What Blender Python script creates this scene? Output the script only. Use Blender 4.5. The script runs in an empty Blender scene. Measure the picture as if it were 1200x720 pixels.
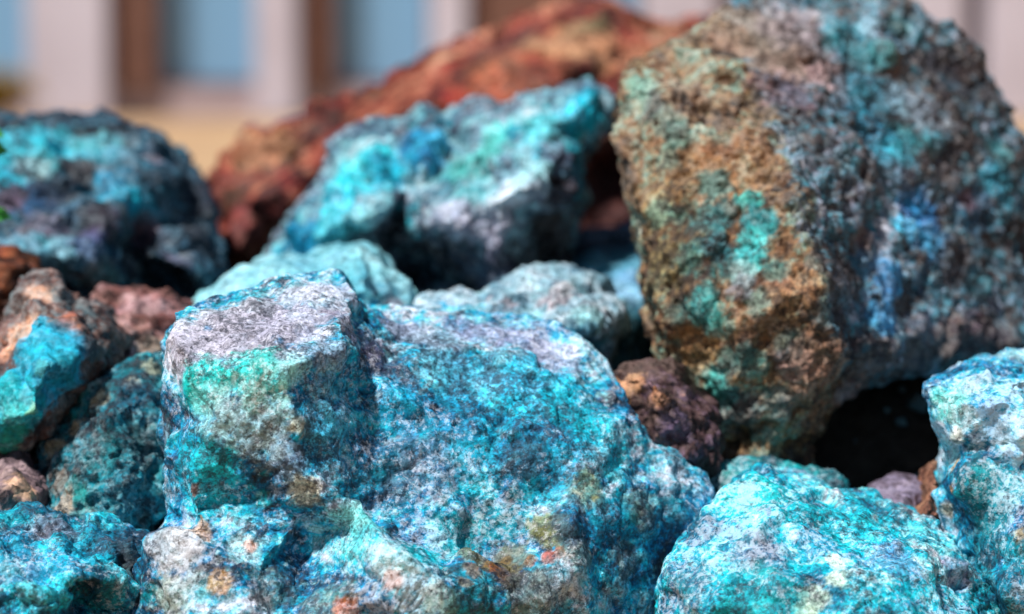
import bpy, bmesh, math, random
import numpy as np
from mathutils import Vector
from mathutils.kdtree import KDTree
from mathutils.geometry import delaunay_2d_cdt

scene = bpy.context.scene
# ------------------------------------------------------------------ camera
W0, H0, F = 1200.0, 720.0, 2667.0          # photograph size and focal length in photo pixels
CAM_Z, PITCH = 0.30, math.radians(-5.58)
cam_d = bpy.data.cameras.new('camera'); cam = bpy.data.objects.new('camera', cam_d)
scene.collection.objects.link(cam); scene.camera = cam
cam.location = (0, 0, CAM_Z); cam.rotation_euler = (math.pi / 2 + PITCH, 0, 0)
cam_d.sensor_width = 36.0; cam_d.lens = 36.0 * F / W0
cam_d.clip_start = 0.05; cam_d.clip_end = 3000
cam_d.dof.use_dof = True; cam_d.dof.focus_distance = 0.99; cam_d.dof.aperture_fstop = 4.6
# ------------------------------------------------------------------ light
SUN_AZ, SUN_EL = math.radians(-130), math.radians(60)     # azimuth from +Y clockwise (towards +X)
world = bpy.data.worlds.new('World'); scene.world = world; world.use_nodes = True
wn = world.node_tree.nodes; wl = world.node_tree.links
sky = wn.new('ShaderNodeTexSky'); sky.sky_type = 'NISHITA'; sky.sun_disc = False
sky.sun_elevation = SUN_EL; sky.sun_rotation = SUN_AZ
wn['Background'].inputs['Strength'].default_value = 0.05
wl.new(sky.outputs[0], wn['Background'].inputs['Color'])
sun_d = bpy.data.lights.new('sun', 'SUN'); sun_d.energy = 5.0; sun_d.angle = math.radians(5)
sun_d.color = (1.0, 0.965, 0.92)
sun = bpy.data.objects.new('sun', sun_d); scene.collection.objects.link(sun)
sdir = Vector((math.sin(SUN_AZ) * math.cos(SUN_EL), math.cos(SUN_AZ) * math.cos(SUN_EL), math.sin(SUN_EL)))
sun.rotation_euler = sdir.to_track_quat('Z', 'Y').to_euler(); sun.location = (-3, -2, 5)
vs = scene.view_settings
vs.view_transform = 'Standard'; vs.look = 'None'; vs.gamma = 1.0; vs.exposure = 0.3
vs.use_curve_mapping = False

# ------------------------------------------------------------------ helpers
cp, sp_ = math.cos(PITCH), math.sin(PITCH)
RIGHT = np.array([1.0, 0, 0]); FWD = np.array([0, cp, sp_]); UP = np.array([0, -sp_, cp])
CAM = np.array([0, 0, CAM_Z])
def unproj(px, py, d):
    return CAM + d * (FWD + (px - W0 / 2) / F * RIGHT - (py - H0 / 2) / F * UP)
def project(V):
    q = V - CAM; d = q @ FWD
    return (q @ RIGHT) / d * F + W0 / 2, H0 / 2 - (q @ UP) / d * F, d
def lin(c):
    c = np.array(c, float) / 255.0
    return np.where(c <= 0.04045, c / 12.92, ((c + 0.055) / 1.055) ** 2.4)
def link(o): scene.collection.objects.link(o); return o
def tag(o, label=None, cat=None, group=None, kind=None):
    if label: o['label'] = label
    if cat: o['category'] = cat
    if group: o['group'] = group
    if kind: o['kind'] = kind
    return o

# vectorised noise -----------------------------------------------------------
def _hash(ix, iy, iz, s):
    h = (ix.astype(np.int64) * 73856093) ^ (iy.astype(np.int64) * 19349663) ^ (iz.astype(np.int64) * 83492791) ^ (s * 2654435761)
    h &= 0xFFFFFFFF
    h = ((h ^ (h >> 15)) * 0x2c1b3c6d) & 0xFFFFFFFF
    h = ((h ^ (h >> 12)) * 0x297a2d39) & 0xFFFFFFFF
    return h ^ (h >> 15)
_rng = np.random.default_rng(7)
_G = _rng.normal(size=(256, 3)); _G /= np.linalg.norm(_G, axis=1)[:, None]
_R = _rng.random((1024, 8))
def perlin(P, s=0):
    I = np.floor(P); f = P - I; I = I.astype(np.int64)
    u = f * f * f * (f * (f * 6 - 15) + 10)
    out = np.zeros(len(P))
    for dx in (0, 1):
        wx = u[:, 0] if dx else 1 - u[:, 0]
        for dy in (0, 1):
            wy = u[:, 1] if dy else 1 - u[:, 1]
            for dz in (0, 1):
                wz = u[:, 2] if dz else 1 - u[:, 2]
                g = _G[_hash(I[:, 0] + dx, I[:, 1] + dy, I[:, 2] + dz, s) & 255]
                out += wx * wy * wz * (g[:, 0] * (f[:, 0] - dx) + g[:, 1] * (f[:, 1] - dy) + g[:, 2] * (f[:, 2] - dz))
    return out * 1.6
def fbm(P, f0, oct=4, s=0, gain=0.55, ridge=False):
    a, f, t, n = 1.0, f0, 0.0, 0.0
    for k in range(oct):
        v = perlin(P * f + 17.3 * k, s + k)
        if ridge: v = 1 - 2 * np.abs(v)
        t = t + a * v; n += a; a *= gain; f *= 2.03
    return t / n
def facets(P, freq, s=0, k=38.0):
    """broken-rock relief: every random cell is a tilted plane, blended narrowly at the joints"""
    Q = P * freq; I = np.floor(Q - 0.5).astype(np.int64)
    num = np.zeros(len(P)); den = np.zeros(len(P)) + 1e-12
    for dx in (0, 1):
        for dy in (0, 1):
            for dz in (0, 1):
                jx, jy, jz = I[:, 0] + dx, I[:, 1] + dy, I[:, 2] + dz
                r = _R[_hash(jx, jy, jz, s + 91) & 1023]
                dxyz = Q - (np.stack([jx, jy, jz], 1) + 0.5 + (r[:, :3] - 0.5) * 0.8)
                w = np.exp(-k * (dxyz ** 2).sum(1))
                pl = (dxyz * (r[:, 3:6] - 0.5) * 2.2).sum(1) + (r[:, 6] - 0.5) * 0.6
                num += w * pl; den += w
    return num / den
def sstep(a, b, x):
    t = np.clip((x - a) / (b - a), 0, 1); return t * t * (3 - 2 * t)

# ------------------------------------------------------------------ materials
def pmat(name, col, rough=0.8, spec=0.3):
    m = bpy.data.materials.new(name); m.use_nodes = True
    b = m.node_tree.nodes['Principled BSDF']
    b.inputs['Base Color'].default_value = (*col, 1); b.inputs['Roughness'].default_value = rough
    b.inputs['Specular IOR Level'].default_value = spec
    return m
def noisy(m, c0, c1, scale, bump=0.2, dist=0.01, detail=6):
    nt = m.node_tree; n = nt.nodes; b = n['Principled BSDF']
    tc = n.new('ShaderNodeTexCoord'); no = n.new('ShaderNodeTexNoise'); r = n.new('ShaderNodeValToRGB'); bp = n.new('ShaderNodeBump')
    no.inputs['Scale'].default_value = scale; no.inputs['Detail'].default_value = detail; no.inputs['Roughness'].default_value = 0.65
    r.color_ramp.elements[0].color = (*c0, 1); r.color_ramp.elements[1].color = (*c1, 1)
    r.color_ramp.elements[0].position = 0.3; r.color_ramp.elements[1].position = 0.7
    nt.links.new(tc.outputs['Object'], no.inputs['Vector']); nt.links.new(no.outputs['Fac'], r.inputs[0])
    nt.links.new(r.outputs[0], b.inputs['Base Color']); nt.links.new(no.outputs['Fac'], bp.inputs['Height'])
    bp.inputs['Strength'].default_value = bump; bp.inputs['Distance'].default_value = dist
    nt.links.new(bp.outputs[0], b.inputs['Normal'])
    return m

def rock_mat(name, grain=420, crust=(0.72, 0.74, 0.82), crust_amt=0.8, pit=(0.012, 0.02, 0.035), pit_amt=0.85, bump=0.8, rough=0.62, sat=1.15, hue=-0.008):
    """mineral colours and some painted shade come from the 'mineral' attribute; the nodes add crystal grain, pale crust, dark pits and fine relief"""
    m = bpy.data.materials.new(name); m.use_nodes = True
    nt = m.node_tree; n = nt.nodes; L = nt.links.new; b = n['Principled BSDF']
    tc = n.new('ShaderNodeTexCoord')
    at = n.new('ShaderNodeAttribute'); at.attribute_name = 'mineral'
    def noise(sc, det=6, ro=0.65, off=0.0, dist=0.0):
        mp = n.new('ShaderNodeMapping'); mp.inputs['Location'].default_value = (off, off * 0.7, -off)
        L(tc.outputs['Object'], mp.inputs['Vector'])
        t = n.new('ShaderNodeTexNoise'); t.inputs['Scale'].default_value = sc; t.inputs['Detail'].default_value = det
        t.inputs['Roughness'].default_value = ro; t.inputs['Distortion'].default_value = dist
        L(mp.outputs[0], t.inputs['Vector']); return t
    def ramp(src, a, bb, va=0.0, vb=1.0):
        r = n.new('ShaderNodeMapRange'); r.inputs['From Min'].default_value = a; r.inputs['From Max'].default_value = bb
        r.inputs['To Min'].default_value = va; r.inputs['To Max'].default_value = vb
        L(src, r.inputs['Value']); return r
    def mix(fac, A, B, mode='MIX'):
        x = n.new('ShaderNodeMix'); x.data_type = 'RGBA'; x.blend_type = mode; x.clamp_factor = True
        L(fac, x.inputs[0])
        if hasattr(A, 'is_linked'): L(A, x.inputs[6])
        else: x.inputs[6].default_value = (*A, 1)
        if hasattr(B, 'is_linked'): L(B, x.inputs[7])
        else: x.inputs[7].default_value = (*B, 1)
        return x.outputs[2]
    g1 = noise(grain * 1.6, 3, 0.6, 1.3); g2 = noise(grain * 0.62, 6, 0.78, 5.1); g3 = noise(grain * 0.7, 6, 0.78, 9.7); g4 = noise(grain * 0.16, 4, 0.6, 3.3)
    def chips(sc, off):
        """broken crystal faces: every cell is a small plane with its own tilt"""
        w = noise(sc * 0.9, 3, 0.6, off)
        k = n.new('ShaderNodeVectorMath'); k.operation = 'MULTIPLY_ADD'; L(w.outputs['Color'], k.inputs[0]); k.inputs[1].default_value = (0.9 / sc,) * 3; L(tc.outputs['Object'], k.inputs[2])
        q = n.new('ShaderNodeVectorMath'); q.operation = 'SCALE'; L(k.outputs[0], q.inputs[0]); q.inputs['Scale'].default_value = sc
        v = n.new('ShaderNodeTexVoronoi'); v.inputs['Scale'].default_value = 1.0; L(q.outputs[0], v.inputs['Vector'])
        d = n.new('ShaderNodeVectorMath'); d.operation = 'SUBTRACT'; L(q.outputs[0], d.inputs[0]); L(v.outputs['Position'], d.inputs[1])
        e = n.new('ShaderNodeVectorMath'); e.operation = 'SUBTRACT'; L(v.outputs['Color'], e.inputs[0]); e.inputs[1].default_value = (0.5, 0.5, 0.5)
        t = n.new('ShaderNodeVectorMath'); t.operation = 'DOT_PRODUCT'; L(d.outputs[0], t.inputs[0]); L(e.outputs[0], t.inputs[1])
        sp = n.new('ShaderNodeSeparateColor'); L(v.outputs['Color'], sp.inputs[0])
        return t.outputs['Value'], sp.outputs[0]
    h1, c1 = chips(grain * 0.3, 2.2); h2, c2 = chips(grain * 0.95, 7.7)
    def add(a, b_, k):
        x = n.new('ShaderNodeMath'); x.operation = 'MULTIPLY_ADD'; L(b_, x.inputs[0]); x.inputs[1].default_value = k; L(a, x.inputs[2]); return x.outputs[0]
    hs = n.new('ShaderNodeHueSaturation'); hs.inputs['Saturation'].default_value = sat
    L(add(ramp(g1.outputs['Fac'], 0.3, 0.7, 0.3, 1.05).outputs[0], c2, 0.5), hs.inputs['Value'])
    L(ramp(g4.outputs['Fac'], 0.3, 0.7, 0.485 + hue, 0.515 + hue).outputs[0], hs.inputs['Hue'])
    L(at.outputs['Color'], hs.inputs['Color'])
    br = n.new('ShaderNodeHueSaturation'); br.inputs['Value'].default_value = 2.0; br.inputs['Saturation'].default_value = 0.8; br.inputs['Hue'].default_value = 0.5 + hue
    L(at.outputs['Color'], br.inputs['Color'])
    pale = n.new('ShaderNodeMix'); pale.data_type = 'RGBA'; pale.inputs[0].default_value = 0.5
    L(br.outputs[0], pale.inputs[6]); pale.inputs[7].default_value = (*crust, 1)
    # crust and pits come in drifts: the coarse noise g4 shifts their threshold
    cr = add(add(g2.outputs['Fac'], g4.outputs['Fac'], 0.35), at.outputs['Alpha'], 0.22); pt = add(add(g3.outputs['Fac'], g4.outputs['Fac'], -0.35), at.outputs['Alpha'], 0.16)
    c = mix(ramp(cr, 0.80, 0.90, 0, crust_amt).outputs[0], hs.outputs[0], pale.outputs[2])
    c = mix(ramp(pt, 0.40, 0.29, 0, pit_amt).outputs[0], c, pit)
    L(c, b.inputs['Base Color'])
    b.inputs['Specular IOR Level'].default_value = 0.3
    L(ramp(g2.outputs['Fac'], 0.3, 0.7, rough - 0.12, rough + 0.2).outputs[0], b.inputs['Roughness'])
    nrm = None
    for src, st, di in ((h1, bump, 0.9 / (grain * 0.3)), (add(g3.outputs['Fac'], g2.outputs['Fac'], 0.6), bump * 0.6, 0.002), (h2, bump * 0.9, 0.9 / (grain * 0.95))):
        b2 = n.new('ShaderNodeBump'); b2.inputs['Strength'].default_value = min(1.0, st); b2.inputs['Distance'].default_value = di
        L(src, b2.inputs['Height'])
        if nrm: L(nrm, b2.inputs['Normal'])
        nrm = b2.outputs[0]
    L(b2.outputs[0], b.inputs['Normal'])
    return m

M_BLUE = rock_mat('copper_ore_blue', grain=500, bump=0.6, crust_amt=0.66, pit_amt=0.75, sat=1.1)
M_PALE = rock_mat('copper_ore_pale', grain=330, crust=(0.75, 0.82, 0.88), crust_amt=0.45, pit_amt=0.45)
M_BROWN = rock_mat('ore_with_ochre_crust', grain=340, sat=0.98, hue=-0.006, crust=(0.5, 0.47, 0.42), crust_amt=0.35, pit=(0.02, 0.014, 0.012), pit_amt=0.8, bump=0.8)
M_RED = rock_mat('iron_stained_rock', grain=220, sat=1.05, hue=-0.004, crust=(0.5, 0.34, 0.27), crust_amt=0.25, pit=(0.03, 0.012, 0.01), pit_amt=0.6)
M_DARK = rock_mat('dark_copper_ore', grain=380, crust=(0.5, 0.62, 0.66), crust_amt=0.4, pit_amt=0.9, sat=1.1)
M_SOFT = rock_mat('turquoise_skin', grain=260, sat=1.0, crust=(0.45, 0.8, 0.88), crust_amt=0.3, pit=(0.01, 0.10, 0.14), pit_amt=0.4, bump=0.5)

# ------------------------------------------------------------------ rocks
def base_mesh(outline, inner, t, back=0.62, mid=0.99):
    """closed coarse rock: a front of measured corners, sides and a back at real depth"""
    n = len(outline)
    pts = [Vector((p[0], -p[1])) for p in outline] + [Vector((p[0], -p[1])) for p in inner]
    dep = [p[2] for p in outline] + [p[2] for p in inner]
    vo, eo, fo, ov, oe, of = delaunay_2d_cdt(pts, [(i, (i + 1) % n) for i in range(n)], [], 1, 1e-4)
    V = []
    for i, v in enumerate(vo):
        d = dep[ov[i][0]] if ov[i] else 1.0
        V.append(unproj(v.x, -v.y, d))
    remap = {ov[i][0]: i for i in range(len(vo)) if ov[i]}
    faces = [tuple(reversed(f)) for f in fo]
    cx = sum(p[0] for p in outline) / n; cy = sum(p[1] for p in outline) / n
    cd = sum(p[2] for p in outline) / n
    rings = []
    for fr, sc in ((0.5, mid), (1.0, back)):
        r = []
        for p in outline:
            dd = p[2] + (cd + t - p[2]) * fr if fr == 1.0 else p[2] + t * 0.45
            V.append(unproj(cx + (p[0] - cx) * sc, cy + (p[1] - cy) * sc, dd)); r.append(len(V) - 1)
        rings.append(r)
    V.append(unproj(cx, cy, cd + t)); cc = len(V) - 1
    o0 = [remap[i] for i in range(n)]
    for a, b in ((o0, rings[0]), (rings[0], rings[1])):
        for i in range(n):
            j = (i + 1) % n; faces.append((a[i], a[j], b[j], b[i]))
    for i in range(n): faces.append((rings[1][i], rings[1][(i + 1) % n], cc))
    me = bpy.data.meshes.new('coarse'); me.from_pydata([tuple(v) for v in V], [], faces)
    bm = bmesh.new(); bm.from_mesh(me); bmesh.ops.recalc_face_normals(bm, faces=bm.faces); bm.to_mesh(me); bm.free()
    return me

def arrays(me):
    V = np.empty(len(me.vertices) * 3); me.vertices.foreach_get('co', V); V = V.reshape(-1, 3)
    N = np.empty(len(me.vertices) * 3); me.vertex_normals.foreach_get('vector', N); N = N.reshape(-1, 3)
    E = np.empty(len(me.edges) * 2, np.int32); me.edges.foreach_get('vertices', E); E = E.reshape(-1, 2)
    return V, N, E
def relax(V, E, it, lam=0.5):
    n = len(V); cnt = np.bincount(E.ravel(), minlength=n)[:, None].clip(1)
    for _ in range(it):
        A = np.stack([np.bincount(E[:, 0], V[E[:, 1], k], n) + np.bincount(E[:, 1], V[E[:, 0], k], n) for k in range(3)], 1)
        V = V + lam * (A / cnt - V)
    return V

def plane_cut(V, N, spacing, strength, s, soft=0.07, jit=0.28):
    """flatten the skin into broken faces: each point slides onto the plane of its nearest seed"""
    r = np.random.default_rng(s); order = r.permutation(len(V)); cells = {}; seeds = []
    for i in order[:6000]:
        key = tuple((V[i] // (spacing * 0.8)).astype(int))
        if key not in cells: cells[key] = 1; seeds.append(i)
    S = V[seeds]; SN = N[seeds] + r.normal(size=(len(seeds), 3)) * jit; SN /= np.linalg.norm(SN, axis=1)[:, None]
    kd = KDTree(len(seeds))
    for j, p in enumerate(S): kd.insert(p, j)
    kd.balance(); n = min(3, len(seeds))
    Q = V + 0.10 * spacing * np.stack([perlin(V * (2.2 / spacing), s + k) for k in range(3)], 1)
    res = [kd.find_n(p, n) for p in Q]
    I = np.array([[h[1] for h in q] for q in res]); D = np.array([[h[2] for h in q] for q in res])
    w = np.exp(-(D - D[:, :1]) / (soft * spacing)); w /= w.sum(1)[:, None]
    out = np.zeros_like(V)
    for k in range(n):
        c, m = S[I[:, k]], SN[I[:, k]]
        dist = np.clip(((V - c) * m).sum(1), -0.2 * spacing, 0.2 * spacing)
        out += w[:, k:k + 1] * (-dist[:, None] * m)
    return V + strength * out

SEED = [0]
def rock(name, label, outline, inner, t, voxel, mat, paint, big=0.010, bigf=16, med=0.0045, medf=48, small=0.0016,
         smooth=4, strata=None, back=0.62, group=None, ridge=0.0012, cat='rock', cut=0.03, jit=0.17):
    SEED[0] += 13; s = SEED[0]
    me = base_mesh(outline, inner, t, back)
    tmp = link(bpy.data.objects.new('tmp', me))
    md = tmp.modifiers.new('r', 'REMESH'); md.mode = 'VOXEL'; md.voxel_size = voxel
    dg = bpy.context.evaluated_depsgraph_get(); dg.update()
    me2 = bpy.data.meshes.new_from_object(tmp.evaluated_get(dg))
    bpy.data.objects.remove(tmp); bpy.data.meshes.remove(me)
    V, N, E = arrays(me2)
    V = relax(V, E, smooth)
    me2.vertices.foreach_set('co', V.ravel()); me2.update()
    _, N, _ = arrays(me2)
    Ns = relax(N, E, 1); Ns /= np.linalg.norm(Ns, axis=1)[:, None]
    V = plane_cut(V, Ns, cut, 0.9, s, soft=0.04, jit=jit)
    me2.vertices.foreach_set('co', V.ravel()); me2.update(); _, N, _ = arrays(me2)
    Ns = relax(N, E, 1); Ns /= np.linalg.norm(Ns, axis=1)[:, None]
    V = plane_cut(V, Ns, cut * 0.36, 0.8, s + 4, soft=0.05, jit=jit * 1.1)
    me2.vertices.foreach_set('co', V.ravel()); me2.update(); _, N, _ = arrays(me2)
    N = relax(N, E, 1)
    Wp = V + 0.003 * np.stack([perlin(V * 40, s + k) for k in range(3)], 1)       # warp so joints are not straight
    D = 0.5 * big * facets(Wp, bigf, s) + 0.55 * med * facets(Wp, medf, s + 1) + med * 0.4 * facets(Wp, medf * 2.6, s + 2)
    D += 0.6 * ridge * fbm(Wp, 45, 4, s + 3, ridge=True) + small * fbm(V, 190, 4, s + 5, gain=0.75)
    if strata:
        ax, fq, am = strata
        u = Wp @ (np.array(ax, float) / np.linalg.norm(ax)) * fq + 0.35 * fbm(V, 20, 3, s + 8)
        D += am * (np.abs((u % 1.0) - 0.5) * 2 - 0.5) * (0.4 + 0.9 * np.clip(fbm(V, 12, 2, s + 9) + 0.5, 0, 1))
    V = V + N * D[:, None]
    C = paint(V, s)
    ctr = np.array([(V[:, 0].min() + V[:, 0].max()) / 2, (V[:, 1].min() + V[:, 1].max()) / 2, V[:, 2].min()])
    me2.vertices.foreach_set('co', (V - ctr).ravel())
    a = me2.attributes.new('mineral', 'FLOAT_COLOR', 'POINT')
    a.data.foreach_set('color', np.concatenate([np.clip(C, 0, 0.95), np.clip(0.5 + 1.1 * fbm(V, 16, 3, s + 60), 0, 1)[:, None]], 1).ravel().astype(np.float32))
    me2.polygons.foreach_set('use_smooth', np.ones(len(me2.polygons), bool))
    me2.update(); me2.name = name; me2.materials.clear(); me2.materials.append(mat)
    o = link(bpy.data.objects.new(name, me2)); o.location = ctr
    tag(o, label, cat, group)
    return o

def ramp_col(x, stops):
    xs = [q[0] for q in stops]; cs = np.array([lin(q[1]) for q in stops])
    return np.stack([np.interp(x, xs, cs[:, k]) for k in range(3)], 1)
def painter(stops, layers=(), spots=(), freq=30, contrast=0.9, stretch=None, halves=()):
    """stops: base colours along a fractal; layers: (colour, freq, threshold, strength);
    halves: (point, point, stops) another ramp left of the vertical-ish plane through a ridge; spots: (px, py, radius px, colour, strength) patches on the surface"""
    def f(V, s):
        P = V
        if stretch is not None:
            ax = np.array(stretch[:3], float); ax /= np.linalg.norm(ax); P = V + (stretch[3] - 1) * (V @ ax)[:, None] * ax
        x = 0.5 + contrast * (0.95 * fbm(P, freq, 6, s + 20, gain=0.72) + 0.42 * fbm(P, freq * 5.5, 4, s + 27, gain=0.85))
        x = np.clip(x, 0, 1)
        C = ramp_col(x, stops)
        for i, (c, fq, th, st) in enumerate(layers):
            m = sstep(th, th + 0.16, fbm(P, fq, 6, s + 40 + 7 * i, gain=0.78)) * st
            C = C * (1 - m[:, None]) + lin(c) * m[:, None]
        gr = fbm(V, 110, 4, s + 97, gain=0.9); wob = 0.45 * fbm(V, 40, 5, s + 90, gain=0.7)
        for (A, B, st2) in halves:
            A = unproj(*A); B = unproj(*B); nrm = np.cross(B - A, FWD); nrm /= np.linalg.norm(nrm)
            if nrm[0] > 0: nrm = -nrm
            m = sstep(-0.006, 0.006, (V - A) @ nrm + 0.05 * wob + 0.016 * gr)[:, None]
            C = C * (1 - m) + ramp_col(x, st2) * m
        if spots:
            px, py, d = project(V)
            for (sx, sy, r, c, st) in spots:
                rr = np.hypot(px - sx, py - sy); near = np.where(rr < 9)[0]
                if len(near) == 0: near = np.argsort(rr)[:30]
                q = V[near[np.argmin(d[near])]]
                rad = 1.15 * r * d[near].min() / F
                k = np.linalg.norm(V - q, axis=1) / rad
                idx = np.where(k < 2.0)[0]
                m = 1.15 - 0.75 * k[idx] + 0.55 * wob[idx] + 0.65 * gr[idx]
                m = (sstep(0.32, 0.62, m) * st)[:, None]
                v = np.clip(1 + 0.8 * (x[idx] - 0.5), 0.4, 1.7)[:, None]
                C[idx] = C[idx] * (1 - m) + lin(c) * v * m
        return C
    return f

# mineral colours (sRGB); some dark patches on the rocks are painted shade
WHITE, LILAC, GREY = (216, 220, 226), (164, 172, 188), (120, 124, 140)
PALE, ICE, CYAN, SKYB = (160, 214, 224), (116, 202, 222), (40, 172, 200), (56, 156, 204)
BLUE, DEEP, NAVY, INK = (18, 122, 164), (12, 84, 118), (14, 48, 70), (14, 20, 28)
TEAL, EMER, DKTEAL, MINT = (24, 162, 184), (30, 190, 190), (16, 96, 116), (120, 210, 216)
OCHRE, TAN, RUST, BRN, DKBRN, PINK, CREAM, ORANGE = (178, 128, 52), (192, 156, 104), (158, 84, 52), (108, 72, 52), (50, 32, 28), (196, 160, 158), (222, 196, 150), (206, 120, 40)

ORE = [(0.0, INK), (0.2, (28, 44, 62)), (0.33, (28, 90, 136)), (0.45, (34, 136, 188)), (0.55, (64, 174, 210)), (0.65, (130, 192, 216)), (0.77, (180, 190, 210)), (1.0, WHITE)]

# 1 the big foreground boulder ------------------------------------------------
rock('ore_boulder', 'large angular turquoise boulder with whitish top filling the front centre',
  [(204,380,1.0),(240,360,1.02),(300,347,1.03),(362,332,1.045),(405,327,1.055),(416,352,1.05),(430,362,1.06),(500,365,1.085),(580,368,1.09),(640,380,1.085),(680,407,1.07),(705,442,1.06),
   (740,482,1.05),(770,517,1.05),(805,546,1.055),(832,577,1.05),(830,620,1.05),(800,660,1.045),(776,720,1.04),(755,800,1.04),(700,875,1.04),(500,890,1.03),(300,890,1.02),(170,850,1.01),
   (150,780,.99),(155,715,.985),(165,670,.98),(185,628,.98),(200,600,.995),(196,540,1.0),(194,480,1.0),(200,430,.995)],
  [(215,395,.99),(280,375,1.005),(345,355,1.02),(390,340,1.035),(335,418,.972),(225,440,.978),(210,540,.983),(260,500,.972),(352,480,.972),(360,555,.97),(405,400,.994),(438,425,1.016),(445,500,1.006),(428,570,.992),
   (520,410,1.045),(600,420,1.045),(660,440,1.048),(520,500,1.012),(600,510,1.01),(690,530,1.02),(745,575,1.03),(230,590,.979),(300,600,.982),(362,612,.985),(378,640,.99),
   (195,640,.968),(250,650,.962),(300,655,.967),(215,715,.955),(300,705,.957),(350,665,.982),(340,695,.974),(412,597,.972),(440,622,.963),(470,648,.956),(505,668,.957),(548,694,.96),(455,612,.988),(487,636,.984),(520,652,.981),(400,690,.962),(450,700,.952),(517,620,.99),(560,612,1.003),(600,640,.995),
   (650,660,.985),(720,620,1.012),(770,610,1.025),(620,705,.98),(700,700,1.0),(300,800,.94),(500,800,.96),(650,800,.99)],
  0.15, 0.00125, M_BLUE,
  painter(ORE, [(TEAL, 14, 0.12, 0.7), (LILAC, 18, 0.16, 0.6), ((30, 34, 60), 46, 0.15, 0.85), (PALE, 60, 0.2, 0.75)],
   [(215,375,30,(176,176,190),.85),(255,362,30,(182,180,192),.85),(305,350,32,(186,184,196),.85),(350,340,30,(176,178,196),.8),(392,332,24,(190,196,220),.8),(470,372,26,(120,120,160),.7),(540,375,26,(96,110,160),.6),(200,400,26,(176,172,184),.8),(225,400,48,(176,172,188),.85),(290,385,55,(186,182,198),.85),(350,365,48,(178,176,196),.85),(330,410,25,(196,198,206),.6),(385,345,30,LILAC,.7),(415,375,30,(140,130,150),.7),
    (230,455,34,EMER,.9),(290,440,40,(70,204,200),.85),(345,440,25,PALE,.7),(240,480,34,(150,190,200),.5),(300,500,50,(180,205,205),.6),(220,560,45,CYAN,.8),(250,545,25,(30,180,196),.7),(330,540,30,LILAC,.5),(352,580,20,(200,196,168),.7),
    (360,500,14,(196,190,150),.6),(400,420,34,(150,172,196),.75),(385,450,18,(140,124,116),.5),(400,480,44,(96,176,214),.75),(395,530,36,(84,164,204),.6),(600,470,30,(60,176,206),.6),(560,545,36,(50,166,190),.6),(640,560,36,(46,160,186),.6),
    (455,420,26,(50,44,72),.8),(480,440,22,(52,46,72),.75),(440,400,22,(86,84,116),.7),(470,475,40,SKYB,.6),(480,385,30,(150,160,184),.75),(520,390,36,(150,168,190),.7),(570,385,36,(140,150,180),.7),(620,392,36,(136,142,178),.75),(655,415,30,(160,162,190),.75),(600,420,34,(150,180,200),.6),(520,425,34,(130,180,204),.6),
    (560,440,50,(86,176,214),.7),(640,450,50,(70,180,220),.75),(680,480,40,CYAN,.7),(540,500,60,(40,140,190),.5),(650,520,50,(36,130,178),.5),(720,520,35,CYAN,.6),(620,535,26,(60,60,84),.6),(500,540,40,(96,96,130),.5),(450,560,40,DEEP,.6),
    (195,650,36,(186,188,192),.75),(190,700,34,(170,180,168),.7),(215,620,22,(190,192,198),.6),(225,680,24,(120,170,180),.6),(290,640,22,PALE,.7),(300,635,8,ORANGE,.7),(262,675,15,(196,150,70),.7),(240,618,14,OCHRE,.7),(232,580,8,BRN,.9),
    (410,620,35,MINT,.7),(450,640,36,PALE,.6),(500,680,40,PALE,.5),(455,672,13,(160,100,56),.75),(500,645,28,TEAL,.8),(540,620,34,(26,148,160),.6),(590,600,30,(46,140,150),.5),(545,672,9,(170,110,50),.8),(560,664,10,(176,112,48),.8),(578,656,9,(166,104,52),.8),(594,648,8,(150,100,60),.8),(625,650,8,(186,100,50),.8),(640,643,9,(190,104,54),.8),(656,638,8,(186,110,66),.8),(690,596,8,(120,100,50),.7),(705,580,9,(130,120,60),.7),(600,665,22,(120,90,50),.7),(640,610,24,(120,124,66),.8),(600,650,26,(110,110,70),.7),(560,640,20,(120,116,70),.7),(690,640,26,(96,96,70),.7),(620,690,30,(116,108,80),.7),(740,650,24,(80,86,80),.6),(520,700,24,(130,120,76),.6),(760,590,24,(110,120,100),.6),
    (700,570,26,(110,120,60),.6),(720,600,30,BLUE,.6),(680,600,30,(30,90,130),.6),(560,700,40,(60,130,136),.5),(380,700,34,(110,100,56),.5),(330,690,30,(70,64,40),.6),(400,705,16,ORANGE,.5),(650,690,45,(80,110,120),.5),(800,590,30,(50,80,110),.6)],
   freq=26, contrast=0.95, stretch=(-0.25, 0, 1, 1.7)),
  big=0.004, bigf=22, med=0.002, medf=56, small=0.0011, smooth=2, cut=0.034, jit=0.10)

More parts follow.
